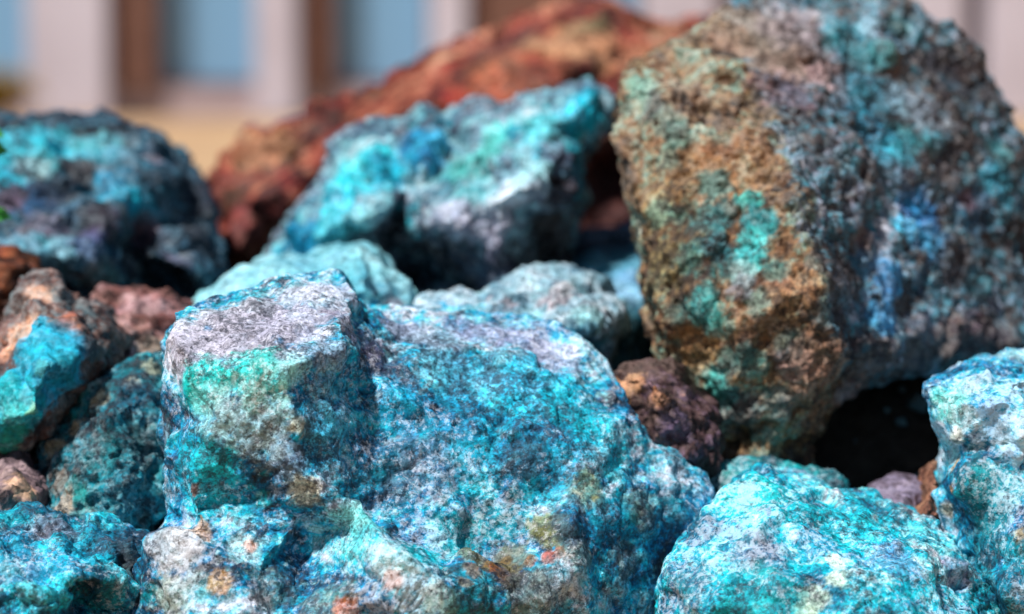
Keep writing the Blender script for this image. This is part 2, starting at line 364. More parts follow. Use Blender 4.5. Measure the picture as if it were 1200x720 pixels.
# 2 the big brown and blue boulder -------------------------------------------
MIXB = [(0.0, INK), (0.2, (38, 34, 40)), (0.34, (74, 64, 66)), (0.46, (78, 88, 98)), (0.56, (40, 120, 144)), (0.66, (104, 132, 156)), (0.8, (146, 150, 170)), (1.0, (200, 202, 210))]
rock('ore_boulder', 'tallest boulder, ochre brown on its left face and dark blue on its right',
  [(735,104,1.15),(760,72,1.18),(800,50,1.2),(850,16,1.22),(900,-4,1.24),(960,-16,1.25),(1010,-6,1.25),(1050,10,1.25),(1100,30,1.26),(1135,56,1.27),(1160,102,1.27),(1180,150,1.27),(1200,178,1.26),(1228,250,1.26),(1240,330,1.25),
   (1228,385,1.22),(1200,400,1.2),(1130,426,1.18),(1060,436,1.16),(1005,452,1.145),(972,474,1.135),(952,505,1.13),(938,540,1.13),(925,640,1.13),(890,690,1.13),(840,640,1.12),(830,560,1.12),
   (812,490,1.12),(780,425,1.12),(764,380,1.115),(757,320,1.12),(752,270,1.13),(742,220,1.135),(735,180,1.14),(730,140,1.145)],
  [(890,105,1.165),(918,180,1.12),(940,260,1.095),(960,340,1.08),(978,415,1.085),(945,475,1.095),(775,120,1.135),(830,100,1.155),(800,170,1.125),(820,260,1.11),(850,350,1.09),(870,440,1.09),(900,500,1.1),(790,340,1.105),
   (1000,100,1.2),(1060,200,1.185),(1000,300,1.13),(1080,300,1.17),(1150,300,1.205),(1060,400,1.145),(1120,180,1.22),(1150,380,1.18),(850,62,1.19),(950,60,1.2),(1000,32,1.23),(980,200,1.14),(1020,395,1.12),(1100,100,1.24),(900,600,1.1)],
  0.2, 0.0015, M_BROWN,
  painter(MIXB, [((104, 84, 78), 20, 0.1, 0.65), ((24, 120, 150), 24, 0.18, 0.7), (DKBRN, 34, 0.14, 0.7)],
   [(860,180,46,(158,118,72),.5),(820,200,40,(150,112,66),.5),(840,220,30,(168,116,64),.55),(765,240,26,(180,150,90),.5),(770,310,30,(170,156,104),.5),(900,370,40,(156,114,78),.5),(812,412,30,(196,150,90),.7),(930,330,30,(176,130,90),.5),
    (760,90,22,(120,172,160),.75),(755,120,16,(44,80,88),.7),(775,140,20,(120,150,140),.6),(765,250,18,(140,186,164),.7),(772,180,18,(110,150,140),.5),(790,90,24,(150,140,120),.5),(800,150,18,(80,130,124),.6),(845,150,14,(70,120,116),.5),(800,300,20,(60,140,136),.6),(850,310,20,(40,130,132),.7),(900,310,16,(60,140,140),.6),(880,350,18,(60,130,126),.6),(790,250,14,(90,150,140),.6),(920,400,18,(70,120,120),.5),(850,430,16,(50,130,128),.6),(960,300,12,(60,120,130),.4),(1060,150,26,(40,140,156),.6),(1110,160,22,(50,140,160),.6),(1000,190,22,(40,120,140),.6),(1150,330,24,(50,120,140),.6),(980,370,20,(70,120,136),.5),
    (830,220,20,(40,130,132),.7),(882,225,16,(30,170,166),.85),(892,255,22,(26,140,150),.9),(872,290,22,(40,180,186),.9),(884,275,16,(60,196,196),.85),(840,280,20,(24,104,120),.8),(830,250,22,(50,130,136),.7),(850,245,18,(36,120,130),.6),(870,312,16,(160,200,200),.7),(820,370,28,(30,130,128),.85),(825,345,22,(60,150,150),.7),(835,460,22,(80,190,184),.9),(830,440,16,(80,190,184),.85),(880,430,20,(40,116,116),.6),(860,330,18,(150,150,164),.6),(790,360,16,(60,120,120),.5),(905,470,22,(60,110,120),.5),(860,490,30,(70,90,104),.6),(930,430,24,(110,120,140),.5),
    (920,95,40,(120,92,104),.6),(950,60,50,(136,114,110),.6),(900,60,44,(160,136,116),.6),(978,90,26,(186,156,156),.75),(965,105,12,(150,110,96),.5),(880,30,44,(160,146,130),.75),(850,35,30,(150,120,96),.7),(925,20,40,(150,136,140),.7),(960,440,44,(156,118,90),.6),(1000,460,24,(130,90,80),.6),(855,55,14,(28,22,24),.7),(1000,35,32,(24,120,140),.85),(1030,30,16,(150,196,220),.7),(1040,50,20,(60,150,150),.6),(1010,62,26,(70,140,156),.6),(1060,20,20,(40,110,120),.6),
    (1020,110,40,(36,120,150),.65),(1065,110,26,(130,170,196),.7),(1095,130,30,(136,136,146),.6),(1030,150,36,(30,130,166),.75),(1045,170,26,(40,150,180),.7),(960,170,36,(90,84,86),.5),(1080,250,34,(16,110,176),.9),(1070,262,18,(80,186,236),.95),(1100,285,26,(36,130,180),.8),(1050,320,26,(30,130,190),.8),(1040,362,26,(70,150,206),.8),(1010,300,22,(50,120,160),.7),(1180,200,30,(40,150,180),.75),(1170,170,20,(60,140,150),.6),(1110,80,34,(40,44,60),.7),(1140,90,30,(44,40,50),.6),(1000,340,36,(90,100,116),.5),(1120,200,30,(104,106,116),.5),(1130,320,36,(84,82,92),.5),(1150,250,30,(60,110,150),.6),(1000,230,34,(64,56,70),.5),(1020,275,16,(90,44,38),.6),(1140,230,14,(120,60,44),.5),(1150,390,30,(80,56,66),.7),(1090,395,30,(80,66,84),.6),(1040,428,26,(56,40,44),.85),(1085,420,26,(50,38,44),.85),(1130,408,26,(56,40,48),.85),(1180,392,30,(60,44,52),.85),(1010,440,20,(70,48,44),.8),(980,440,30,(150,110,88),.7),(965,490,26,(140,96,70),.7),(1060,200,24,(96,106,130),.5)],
   freq=40, contrast=1.0, halves=[((915,150,1.13),(992,430,1.085),[(0.0,(26,22,24)),(0.2,(48,36,32)),(0.34,(88,66,46)),(0.46,(122,92,58)),(0.56,(146,118,80)),(0.64,(120,134,112)),(0.72,(110,150,140)),(0.84,(170,170,150)),(1.0,(216,210,190))])]),
  big=0.005, bigf=18, med=0.004, medf=60, small=0.0026, smooth=2, ridge=0.002, jit=0.11, cut=0.04)

# 3 lower right ---------------------------------------------------------------
rock('ore_rock', 'rounded bright blue rock with white vein in the lower right',
  [(772,720,.985),(780,672,.99),(800,636,1.0),(835,602,1.01),(860,572,1.02),(888,553,1.03),(930,558,1.04),(985,576,1.045),(1020,582,1.045),(1070,600,1.04),(1110,622,1.03),(1140,662,1.02),(1165,705,1.01),(1180,760,1.0),(1165,850,.99),(1050,885,.99),(850,885,.99),(780,830,.985)],
  [(880,620,.985),(950,610,1.0),(1020,622,1.0),(1080,660,.98),(900,690,.955),(1000,690,.955),(1080,740,.95),(830,700,.962),(950,780,.935),(860,800,.95)],
  0.13, 0.00125, M_BLUE,
  painter([(0.0, NAVY), (0.2, DEEP), (0.34, BLUE), (0.46, CYAN), (0.6, (64, 180, 208)), (0.74, PALE), (0.88, LILAC), (1.0, WHITE)], [(TEAL, 22, 0.15, 0.7), (LILAC, 26, 0.2, 0.6), (DEEP, 34, 0.2, 0.7)],
   [(880,575,36,(80,200,210),.7),(930,580,40,TEAL,.6),(985,650,12,(206,232,222),.9),(978,670,14,(200,226,214),.9),(960,695,14,(190,220,206),.9),(945,710,12,(196,220,200),.9),(880,640,30,(96,104,130),.6),(990,600,40,(80,190,210),.6),(900,660,30,(60,90,130),.5),(1050,650,34,(120,140,190),.5),(960,630,26,(30,110,160),.6),(1130,675,24,(90,84,130),.6),(800,680,30,(60,60,90),.6),(880,700,50,(60,160,170),.6),(1090,620,30,(100,200,220),.6)],
   freq=32, contrast=1.0, stretch=(0.2, 0, 1, 1.6)),
  big=0.005, bigf=24, med=0.0022, medf=60, small=0.0009, smooth=3, jit=0.13)

# 4 right edge ----------------------------------------------------------------
rock('ore_rock', 'pale blue rock with overhanging ledge cut by the right edge',
  [(1088,456,1.03),(1110,441,1.05),(1150,427,1.07),(1185,416,1.08),(1240,408,1.1),(1300,450,1.1),(1320,600,1.08),(1310,800,1.04),(1220,870,1.03),(1170,800,1.03),(1140,720,1.035),(1115,660,1.04),(1100,610,1.05),(1101,570,1.05),(1108,540,1.05),(1106,508,1.045),(1095,482,1.035)],
  [(1130,470,1.014),(1200,455,1.018),(1122,500,1.016),(1200,505,1.01),(1135,530,1.02),(1200,545,1.016),(1118,560,1.018),(1150,625,1.015),(1185,600,1.0),(1185,700,.985),(1250,600,1.0),(1250,750,.985)],
  0.15, 0.0015, M_BLUE,
  painter(ORE, [(PALE, 20, 0.1, 0.7), (TEAL, 24, 0.2, 0.6)],
   [(1110,460,26,(120,206,200),.85),(1150,440,30,(150,190,204),.7),(1190,440,36,(120,190,220),.7),(1170,480,34,(40,150,206),.75),(1125,495,18,(160,200,206),.7),(1180,505,22,(150,190,210),.5),(1112,540,9,(200,180,140),.85),(1106,575,9,(200,160,110),.85),(1104,600,9,(196,180,150),.8),(1112,515,10,(206,206,190),.8),(1135,550,24,DKTEAL,.8),(1150,590,36,(24,120,130),.8),(1180,570,30,(40,130,150),.7),(1145,640,36,(24,120,140),.8),(1180,650,24,(60,160,180),.7),(1190,620,10,(200,180,120),.6),(1175,690,36,(30,110,140),.7),(1135,525,18,(30,40,56),.6)],
   freq=32, contrast=0.95),
  big=0.005, bigf=22, med=0.0025, medf=55, small=0.0012, jit=0.12)

# 5 blue and white rock behind --------------------------------------------------
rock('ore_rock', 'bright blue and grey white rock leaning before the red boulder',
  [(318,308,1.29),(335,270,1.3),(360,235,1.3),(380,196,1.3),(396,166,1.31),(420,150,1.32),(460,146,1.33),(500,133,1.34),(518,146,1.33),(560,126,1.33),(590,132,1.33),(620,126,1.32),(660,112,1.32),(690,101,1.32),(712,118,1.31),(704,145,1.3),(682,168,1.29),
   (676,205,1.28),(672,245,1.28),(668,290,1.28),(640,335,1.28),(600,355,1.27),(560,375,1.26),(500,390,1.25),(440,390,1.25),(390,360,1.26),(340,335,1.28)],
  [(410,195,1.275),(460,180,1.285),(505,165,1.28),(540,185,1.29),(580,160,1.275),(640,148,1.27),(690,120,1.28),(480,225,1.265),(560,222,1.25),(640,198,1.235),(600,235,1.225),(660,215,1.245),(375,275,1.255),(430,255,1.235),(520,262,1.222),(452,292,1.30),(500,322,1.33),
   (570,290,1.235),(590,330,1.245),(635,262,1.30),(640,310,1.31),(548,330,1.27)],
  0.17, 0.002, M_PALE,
  painter([(0.0, INK), (0.24, (32, 38, 52)), (0.4, (72, 84, 106)), (0.52, (104, 136, 158)), (0.66, (140, 190, 204)), (1.0, (206, 212, 220))], [(CYAN, 14, 0.15, 0.7), ((50, 44, 66), 30, 0.2, 0.7)],  # dark stops: shade of the lower face worked into the base colour
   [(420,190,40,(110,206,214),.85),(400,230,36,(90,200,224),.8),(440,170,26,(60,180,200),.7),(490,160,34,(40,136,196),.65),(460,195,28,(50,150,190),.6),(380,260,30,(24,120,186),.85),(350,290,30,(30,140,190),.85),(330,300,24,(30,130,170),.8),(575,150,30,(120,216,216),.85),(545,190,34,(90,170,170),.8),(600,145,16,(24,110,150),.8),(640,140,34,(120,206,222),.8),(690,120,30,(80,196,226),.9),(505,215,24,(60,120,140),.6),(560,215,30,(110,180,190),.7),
    (400,280,34,(120,206,222),.8),(440,260,34,(150,206,220),.75),(520,245,36,(190,196,220),.75),(600,220,34,(206,220,236),.85),(640,200,30,(170,216,228),.85),(560,262,26,(130,126,146),.7),(530,300,24,(44,40,54),.8),(575,300,20,(60,56,72),.7),(610,255,20,(90,84,104),.7),(660,180,26,(130,130,156),.7),(640,240,28,(120,110,130),.7),(590,290,30,(140,140,160),.7),(470,300,40,(30,28,40),.85),(510,320,34,(30,28,38),.85),(560,320,26,(90,100,120),.7),(650,290,44,(30,20,22),.95),(625,320,36,(28,22,26),.9),(665,240,26,(48,36,42),.85),(640,260,30,(60,46,50),.8),(600,310,24,(70,66,80),.7),(585,275,16,(150,146,160),.6),(540,345,30,(30,28,36),.85)],  # near-black patches paint shade into the hollow and the lower right
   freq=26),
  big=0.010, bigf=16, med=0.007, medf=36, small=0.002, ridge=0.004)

# 6 pale turquoise low rock ------------------------------------------------------
rock('ore_rock', 'smooth pale turquoise rock just behind the front boulder',
  [(215,378,1.15),(245,347,1.17),(280,322,1.18),(320,307,1.19),(370,298,1.19),(420,291,1.19),(446,306,1.18),(475,337,1.17),(490,362,1.17),(485,440,1.17),(440,520,1.16),(260,520,1.15),(220,440,1.145)],
  [(290,345,1.14),(350,320,1.155),(385,312,1.155),(425,308,1.145),(435,350,1.135),(460,350,1.15),(350,370,1.125),(350,450,1.12)],
  0.12, 0.0018, M_SOFT,
  painter([(0.0, (60, 120, 146)), (0.35, (104, 172, 192)), (0.6, (136, 194, 208)), (1.0, (184, 216, 222))], [],
   [(430,325,26,(60,150,176),.7),(455,340,26,(36,110,140),.8),(470,355,18,(130,110,120),.6),(265,350,14,(120,100,80),.7),(280,340,20,(190,220,220),.5)], freq=24, contrast=.8),
  big=0.004, bigf=20, med=0.0025, medf=50, small=0.001, smooth=8, ridge=0.0012)

# 7 white knobbly rock -------------------------------------------------------------
rock('ore_rock', 'knobbly white and pale blue rock in the gap behind the front boulder',
  [(490,372,1.13),(515,354,1.15),(560,351,1.16),(597,336,1.17),(623,321,1.18),(659,315,1.19),(687,324,1.19),(702,342,1.18),(722,361,1.17),(722,388,1.16),(710,415,1.15),(690,470,1.15),(600,520,1.14),(510,500,1.13)],
  [(560,370,1.13),(620,345,1.145),(660,345,1.135),(690,365,1.13),(700,390,1.125),(640,390,1.12),(600,440,1.115)],
  0.1, 0.0018, M_PALE,
  painter([(0.0, (60, 80, 100)), (0.3, (96, 130, 150)), (0.5, (140, 172, 190)), (0.75, (180, 200, 212)), (1.0, (222, 228, 232))], [(PALE, 26, 0.1, 0.6), (PINK, 30, 0.15, 0.5)],
   [(540,362,30,(90,170,190),.7),(700,375,22,(160,214,220),.8),(690,385,14,(90,140,170),.7),(700,410,20,(40,120,140),.7),(650,330,24,PINK,.5)], freq=40),
  big=0.008, bigf=26, med=0.005, medf=50, small=0.002, ridge=0.003)

# 8 blue slab, 8b slate slab ----------------------------------------------------------
rock('ore_slab', 'flat sky blue slab wedged against the brown boulder',
  [(655,322,1.27),(675,306,1.3),(715,297,1.33),(758,287,1.35),(790,300,1.34),(790,400,1.26),(775,450,1.24),(735,470,1.22),(700,450,1.22),(690,400,1.22),(670,350,1.23)],
  [(700,345,1.215),(725,349,1.2),(765,343,1.215),(740,320,1.265),(740,400,1.2),(720,430,1.205)],
  0.1, 0.0022, M_SOFT,
  painter([(0.0, (30, 70, 100)), (0.4, (40, 100, 130)), (0.6, (56, 130, 160)), (1.0, (120, 180, 200))], [],
   [(720,325,40,(110,160,200),.9),(750,310,36,(106,156,200),.9),(690,325,30,(110,166,200),.85),(745,335,20,(116,166,204),.8),(740,390,36,(28,80,100),.8),(715,425,24,(30,120,140),.7)], freq=26, contrast=.7),
  big=0.004, bigf=22, med=0.002, medf=50, small=0.001, smooth=5, ridge=0.001)
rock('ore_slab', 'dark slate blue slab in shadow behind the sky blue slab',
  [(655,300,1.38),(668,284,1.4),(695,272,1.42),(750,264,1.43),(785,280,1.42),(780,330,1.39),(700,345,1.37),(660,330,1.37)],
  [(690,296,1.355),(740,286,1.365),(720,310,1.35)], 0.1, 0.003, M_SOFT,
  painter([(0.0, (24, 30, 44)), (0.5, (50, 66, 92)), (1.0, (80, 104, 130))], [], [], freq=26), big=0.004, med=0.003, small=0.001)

# 9 small brown wedge -----------------------------------------------------------------
rock('small_rock', 'small brown wedge shaped rock between the two largest boulders',
  [(716,447,1.075),(735,434,1.085),(770,427,1.095),(796,440,1.095),(816,465,1.09),(836,490,1.085),(844,516,1.08),(830,560,1.075),(795,560,1.07),(765,510,1.07),(737,472,1.07)],
  [(770,455,1.06),(790,490,1.055),(745,446,1.07),(805,515,1.06),(800,540,1.06)], 0.04, 0.0012, M_RED,
  painter([(0.0, (18, 12, 14)), (0.35, (44, 30, 30)), (0.55, (72, 52, 52)), (0.75, (100, 82, 100)), (1.0, (180, 140, 112))], [],
   [(735,442,20,(206,160,120),.8),(772,456,13,(216,150,80),.9),(765,475,16,(170,130,110),.6),(800,500,26,(100,88,116),.6),(790,465,14,(40,28,28),.7)], freq=50),
  big=0.004, bigf=40, med=0.003, medf=80, small=0.0018)

# 10 red boulder -------------------------------------------------------------------------
rock('iron_boulder', 'long rust red boulder with slanting layers at the back',
  [(245,215,1.5),(285,170,1.52),(335,145,1.54),(390,118,1.56),(440,99,1.58),(480,72,1.6),(540,52,1.62),(600,22,1.64),(650,12,1.66),(720,12,1.68),(780,24,1.68),(850,30,1.68),(900,80,1.66),(900,300,1.6),(760,335,1.56),(650,335,1.54),(500,345,1.5),(330,335,1.48),(265,325,1.48),(243,270,1.48)],
  [(330,175,1.49),(420,145,1.5),(520,112,1.52),(600,82,1.54),(700,70,1.56),(700,125,1.54),(720,200,1.57),(640,105,1.52),(300,230,1.45),(350,205,1.46),(280,290,1.45),(740,260,1.56),(800,120,1.56),(325,185,1.51),(440,190,1.47),(560,150,1.51)],
  0.26, 0.0028, M_RED,
  painter([(0.0, (24, 12, 12)), (0.27, (60, 24, 20)), (0.44, (104, 42, 32)), (0.57, (132, 62, 44)), (0.72, (166, 100, 74)), (1.0, (200, 160, 130))], [((56, 22, 22), 12, 0.1, 0.8), ((180, 120, 90), 16, 0.2, 0.6)],
   [(600,60,60,(180,112,80),.6),(680,40,60,(186,140,100),.7),(700,25,30,(150,150,110),.6),(740,60,50,(190,130,96),.6),(330,180,14,(24,14,12),.85),(312,188,10,(24,14,12),.8),(300,165,40,(190,140,100),.6),(720,230,70,(54,18,18),.85),(700,160,40,(80,30,26),.7),(660,130,40,(84,34,28),.6),(290,250,36,(150,80,80),.6),(258,235,24,(60,50,30),.6),(620,110,50,(110,44,40),.6),(560,120,40,(150,64,40),.6)],  # dark maroon patches on the right are painted shadow
   freq=11, contrast=1.3, stretch=(0.45, 0.1, -0.9, 5.0)),
  big=0.010, bigf=11, med=0.0045, medf=28, small=0.0016, strata=((0.45, 0.1, -0.9), 17, 0.018), ridge=0.002)

# 11 left back rock ---------------------------------------------------------------------------
rock('ore_boulder', 'dark blue ledged boulder with cyan top at the upper left',
  [(-70,152,1.32),(-20,142,1.33),(40,143,1.34),(100,144,1.35),(150,153,1.36),(186,163,1.36),(208,186,1.36),(232,212,1.35),(250,245,1.34),(256,290,1.33),(250,340,1.3),(235,365,1.28),(150,365,1.25),(60,350,1.24),(-70,345,1.24)],
  [(30,175,1.29),(80,192,1.3),(130,205,1.285),(190,212,1.3),(60,240,1.25),(130,262,1.25),(200,298,1.245),(240,332,1.26),(150,290,1.28),(185,322,1.3),(215,338,1.29),(100,300,1.225),(20,290,1.22),(225,255,1.325),(100,222,1.295)],
  0.2, 0.002, M_DARK,
  painter([(0.0, INK), (0.3, (20, 28, 40)), (0.45, (32, 66, 90)), (0.6, (60, 104, 128)), (0.8, (120, 132, 146)), (1.0, (180, 190, 196))], [(DEEP, 16, 0.15, 0.7), ((90, 72, 76), 20, 0.14, 0.7), ((14,14,20), 24, 0.12, 0.8)],
   [(-30,165,50,(80,180,206),.9),(20,158,46,(90,190,214),.95),(70,158,42,(80,184,210),.95),(110,158,30,(110,190,204),.7),(10,190,34,(70,170,196),.85),(40,175,30,(90,190,210),.85),(120,170,26,(60,160,184),.8),(-20,200,36,(60,160,190),.8),(150,170,30,(28,110,140),.8),(40,190,20,(180,190,190),.6),(85,190,26,(24,26,36),.85),(100,200,20,(40,32,36),.8),(150,215,34,(24,140,180),.9),(170,235,30,(24,140,176),.85),(130,200,24,(28,130,170),.8),(180,250,20,(30,140,170),.7),(190,180,26,(30,50,80),.7),(175,175,14,(120,110,120),.6),(230,230,36,(16,24,44),.8),(240,270,36,(14,18,32),.8),
    (40,220,34,(24,70,120),.7),(90,235,26,(44,110,150),.6),(20,235,20,(120,90,96),.6),(130,250,26,(96,70,84),.6),(60,265,34,(120,110,130),.6),(20,285,30,(110,170,200),.7),(70,305,34,(80,150,170),.7),(110,280,24,(90,80,130),.6),(170,275,26,(130,90,90),.6),(215,305,22,(120,120,146),.7),(60,215,26,(20,30,50),.8),(110,240,22,(24,22,34),.8),(200,215,28,(20,40,60),.7),(150,190,20,(24,70,96),.7),(160,300,30,(18,16,24),.85),(180,315,30,(16,14,22),.9),(205,330,24,(16,14,22),.8),(130,325,26,(70,100,96),.6)],  # near-black patches: painted shade on the right flank and in the hollows
   freq=26),
  big=0.010, bigf=16, med=0.006, medf=38, small=0.002, ridge=0.004)

# 12 left turquoise face rock -----------------------------------------------------------------
rock('ore_rock', 'rock with a vivid turquoise face and brown rim at the left edge',
  [(-50,450,1.08),(0,400,1.09),(24,356,1.1),(42,320,1.11),(58,325,1.11),(80,349,1.11),(110,356,1.12),(135,376,1.12),(150,402,1.12),(130,432,1.1),(100,462,1.09),(66,496,1.08),(40,520,1.07),(0,532,1.06),(-50,522,1.06)],
  [(42,378,1.07),(88,392,1.07),(12,432,1.06),(60,430,1.045),(30,480,1.042),(92,440,1.062),(112,388,1.09),(-20,470,1.05)],
  0.1, 0.0015, M_SOFT,
  painter([(0.0, (30, 20, 20)), (0.4, (74, 52, 48)), (0.6, (112, 84, 74)), (1.0, (170, 140, 124))], [],
   [(48,382,22,(16,146,182),1),(28,405,22,(18,146,180),1),(8,440,30,(20,150,184),1),(95,400,18,(16,130,166),1),(50,392,30,(16,146,182),1),(75,392,26,(16,140,176),1),(25,420,28,(20,150,184),1),(60,400,36,(16,148,180),1),(80,415,34,(20,150,186),1),(45,430,40,(24,158,192),1),(25,455,40,(20,154,190),1),(60,455,40,(24,146,184),1),(30,490,42,(20,150,166),1),(0,480,40,(24,160,176),1),(0,515,34,(20,130,120),1),(-30,490,40,(24,150,170),1),(85,440,24,(16,130,150),.9),(42,425,12,(90,196,206),.7),(15,480,16,(70,190,196),.7),(50,480,10,(130,180,140),.7),
    (45,335,20,(206,160,130),.8),(20,380,18,(196,150,116),.8),(5,405,16,(200,150,116),.8),(95,365,22,(176,110,84),.7),(115,400,18,(50,30,36),.8)], freq=40),
  big=0.004, bigf=28, med=0.003, medf=60, small=0.0015, ridge=0.0022)
rock('small_rock', 'dark rust brown rock peeking in above the turquoise faced rock',
  [(-60,312,1.2),(-12,292,1.2),(20,295,1.2),(46,316,1.19),(46,355,1.18),(20,400,1.17),(-60,410,1.17)], [(0,325,1.165),(20,345,1.16),(-20,370,1.155)], 0.09, 0.002, M_RED,
  painter([(0.0, (20, 10, 10)), (0.4, (60, 34, 24)), (0.6, (110, 64, 40)), (1.0, (150, 96, 60))], [((16, 10, 10), 20, 0.0, 0.8)], [(5,310,24,(130,76,44),.6)], freq=40), big=0.006, bigf=26)
rock('small_rock', 'pinkish brown rough rock behind the white topped boulder corner',
  [(88,375,1.15),(118,352,1.17),(150,346,1.18),(185,350,1.18),(222,360,1.18),(245,400,1.17),(210,470,1.15),(130,460,1.14),(98,415,1.14)], [(140,370,1.15),(180,372,1.15),(150,410,1.125),(200,400,1.14),(170,440,1.12)], 0.09, 0.0016, M_RED,
  painter([(0.0, (40, 22, 22)), (0.35, (96, 58, 50)), (0.55, (140, 100, 96)), (0.75, (180, 146, 146)), (1.0, (214, 190, 190))], [((60, 30, 28), 30, 0.1, 0.7)],
   [(170,355,24,(180,150,150),.6),(140,385,18,(110,50,30),.7),(130,405,20,(206,180,190),.8),(150,412,20,(196,170,176),.7),(180,400,20,(180,170,150),.6)], freq=44), big=0.006, bigf=30, med=0.005, medf=60, small=0.002)

# 13 dark triangular rock ------------------------------------------------------------------------
rock('ore_rock', 'dark teal triangular rock with pale upper edge beside the front boulder',
  [(40,562,1.07),(50,532,1.07),(75,502,1.075),(105,467,1.08),(140,442,1.085),(180,422,1.09),(215,412,1.1),(232,500,1.1),(225,640,1.07),(160,680,1.05),(100,680,1.045),(52,640,1.045)],
  [(120,505,1.045),(150,472,1.055),(95,560,1.035),(160,560,1.035),(130,610,1.03),(190,500,1.065),(110,650,1.03)],
  0.1, 0.0014, M_DARK,
  painter([(0.0, INK), (0.26, (30, 42, 52)), (0.42, (36, 88, 104)), (0.56, (34, 126, 148)), (0.76, (96, 140, 150)), (1.0, (170, 182, 182))], [((56, 44, 44), 26, 0.15, 0.7), ((30, 130, 150), 30, 0.2, 0.7)],  # dark stops also carry the shade on this face
   [(60,520,12,(170,160,130),.8),(85,490,12,(176,166,140),.8),(115,460,12,(176,170,146),.8),(150,438,12,(170,166,146),.8),(185,422,12,(160,170,150),.8),(160,450,24,(20,80,110),.7),(170,520,26,(36,22,26),.6),(80,575,22,(40,130,130),.7),(110,520,24,(40,110,120),.6),(60,560,20,(140,120,100),.6),(60,590,18,(180,140,110),.6)], freq=40),
  big=0.005, bigf=26, med=0.004, medf=55, small=0.002)

# 14 bottom left -----------------------------------------------------------------------------------
rock('ore_rock', 'bright blue rock with broken ledges in the bottom left corner',
  [(-70,612,1.0),(-10,602,1.0),(40,599,1.01),(90,608,1.01),(140,618,1.01),(172,636,1.005),(175,662,1.0),(160,702,.99),(150,760,.98),(140,850,.98),(40,875,.97),(-70,865,.97)],
  [(60,640,.98),(130,650,.985),(20,678,.958),(75,684,.955),(120,680,.965),(95,700,.985),(140,712,.985),(110,730,.98),(30,700,.945),(60,712,.95),(40,770,.94),(-30,700,.95),(90,780,.95)],
  0.12, 0.00125, M_BLUE,
  painter([(0.0, INK), (0.2, NAVY), (0.34, DEEP), (0.48, BLUE), (0.6, CYAN), (0.75, ICE), (0.9, LILAC), (1.0, WHITE)], [(TEAL, 24, 0.2, 0.6)],
   [(20,625,30,(70,150,190),.7),(100,640,34,(40,160,200),.7),(60,660,36,(30,140,190),.7),(30,700,26,(110,190,210),.7),(80,685,24,(80,190,216),.8),(150,640,24,(70,70,70),.6),(165,660,20,(50,50,46),.7),(60,612,30,(140,130,140),.5),(20,660,26,(90,90,120),.5),(120,700,30,(24,30,44),.7)], freq=36),  # last dark patch paints the shadow below the ledge
  big=0.008, bigf=26, med=0.005, medf=60, small=0.0018, ridge=0.003)

# small stones -----------------------------------------------------------------------------------------
rock('small_rock', 'pale pinkish stone between the left rocks at the left edge',
  [(-40,560,1.06),(-10,535,1.065),(20,528,1.07),(45,545,1.07),(60,575,1.065),(64,620,1.05),(30,650,1.04),(-40,640,1.04)], [(10,560,1.035),(35,585,1.03),(5,600,1.025)], 0.06, 0.0014, M_RED,
  painter([(0.0, (60, 48, 54)), (0.4, (110, 92, 96)), (0.6, (136, 116, 120)), (1.0, (190, 166, 156))], [], [(32,560,20,(216,176,140),.7)], freq=44), big=0.004, bigf=34, med=0.003)
rock('small_rock', 'little smooth lilac grey stone in the dark hollow',
  [(1018,600,1.09),(1024,578,1.095),(1042,562,1.1),(1062,560,1.1),(1080,572,1.1),(1090,600,1.09),(1080,650,1.08),(1030,650,1.08)], [(1045,585,1.07),(1065,590,1.07)], 0.05, 0.0012, M_RED,
  painter([(0.0, (70, 64, 80)), (0.5, (128, 118, 140)), (1.0, (170, 156, 170))], [], [], freq=44, contrast=.6), big=0.002, med=0.0015, small=0.0007, smooth=8, ridge=0.0005)
rock('small_rock', 'tiny orange brown stone beside the lilac grey stone',
  [(1080,600,1.075),(1082,575,1.08),(1090,553,1.085),(1104,550,1.085),(1112,580,1.08),(1112,630,1.07),(1085,640,1.07)], [(1095,580,1.06),(1098,610,1.055)], 0.035, 0.001, M_RED,
  painter([(0.0, (76, 50, 42)), (0.5, (136, 96, 76)), (1.0, (190, 150, 124))], [], [], freq=60), big=0.002, med=0.002)
rock('ore_rock', 'deep teal rock edge showing behind the rounded bright blue rock',
  [(812,575,1.085),(828,547,1.095),(870,541,1.1),(920,546,1.1),(960,556,1.1),(988,575,1.095),(1005,640,1.08),(950,720,1.07),(830,720,1.07),(808,640,1.075)], [(850,565,1.07),(910,562,1.075),(950,580,1.075),(880,620,1.055),(940,640,1.06)], 0.07, 0.0014, M_BLUE,
  painter([(0.0, (12, 60, 72)), (0.4, (22, 104, 118)), (0.6, (34, 136, 148)), (1.0, (100, 190, 200))], [], [(930,552,30,(60,176,186),.6),(835,560,20,(30,100,100),.6)], freq=40),
  big=0.004, bigf=30, med=0.002, jit=0.12)
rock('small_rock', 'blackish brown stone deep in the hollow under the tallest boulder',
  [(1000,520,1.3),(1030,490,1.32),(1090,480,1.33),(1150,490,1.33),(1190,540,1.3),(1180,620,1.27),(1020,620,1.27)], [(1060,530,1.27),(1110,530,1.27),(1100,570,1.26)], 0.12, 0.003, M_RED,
  painter([(0.0, (14, 10, 10)), (0.5, (36, 24, 22)), (1.0, (70, 48, 40))], [], [], freq=30), big=0.006, med=0.004)

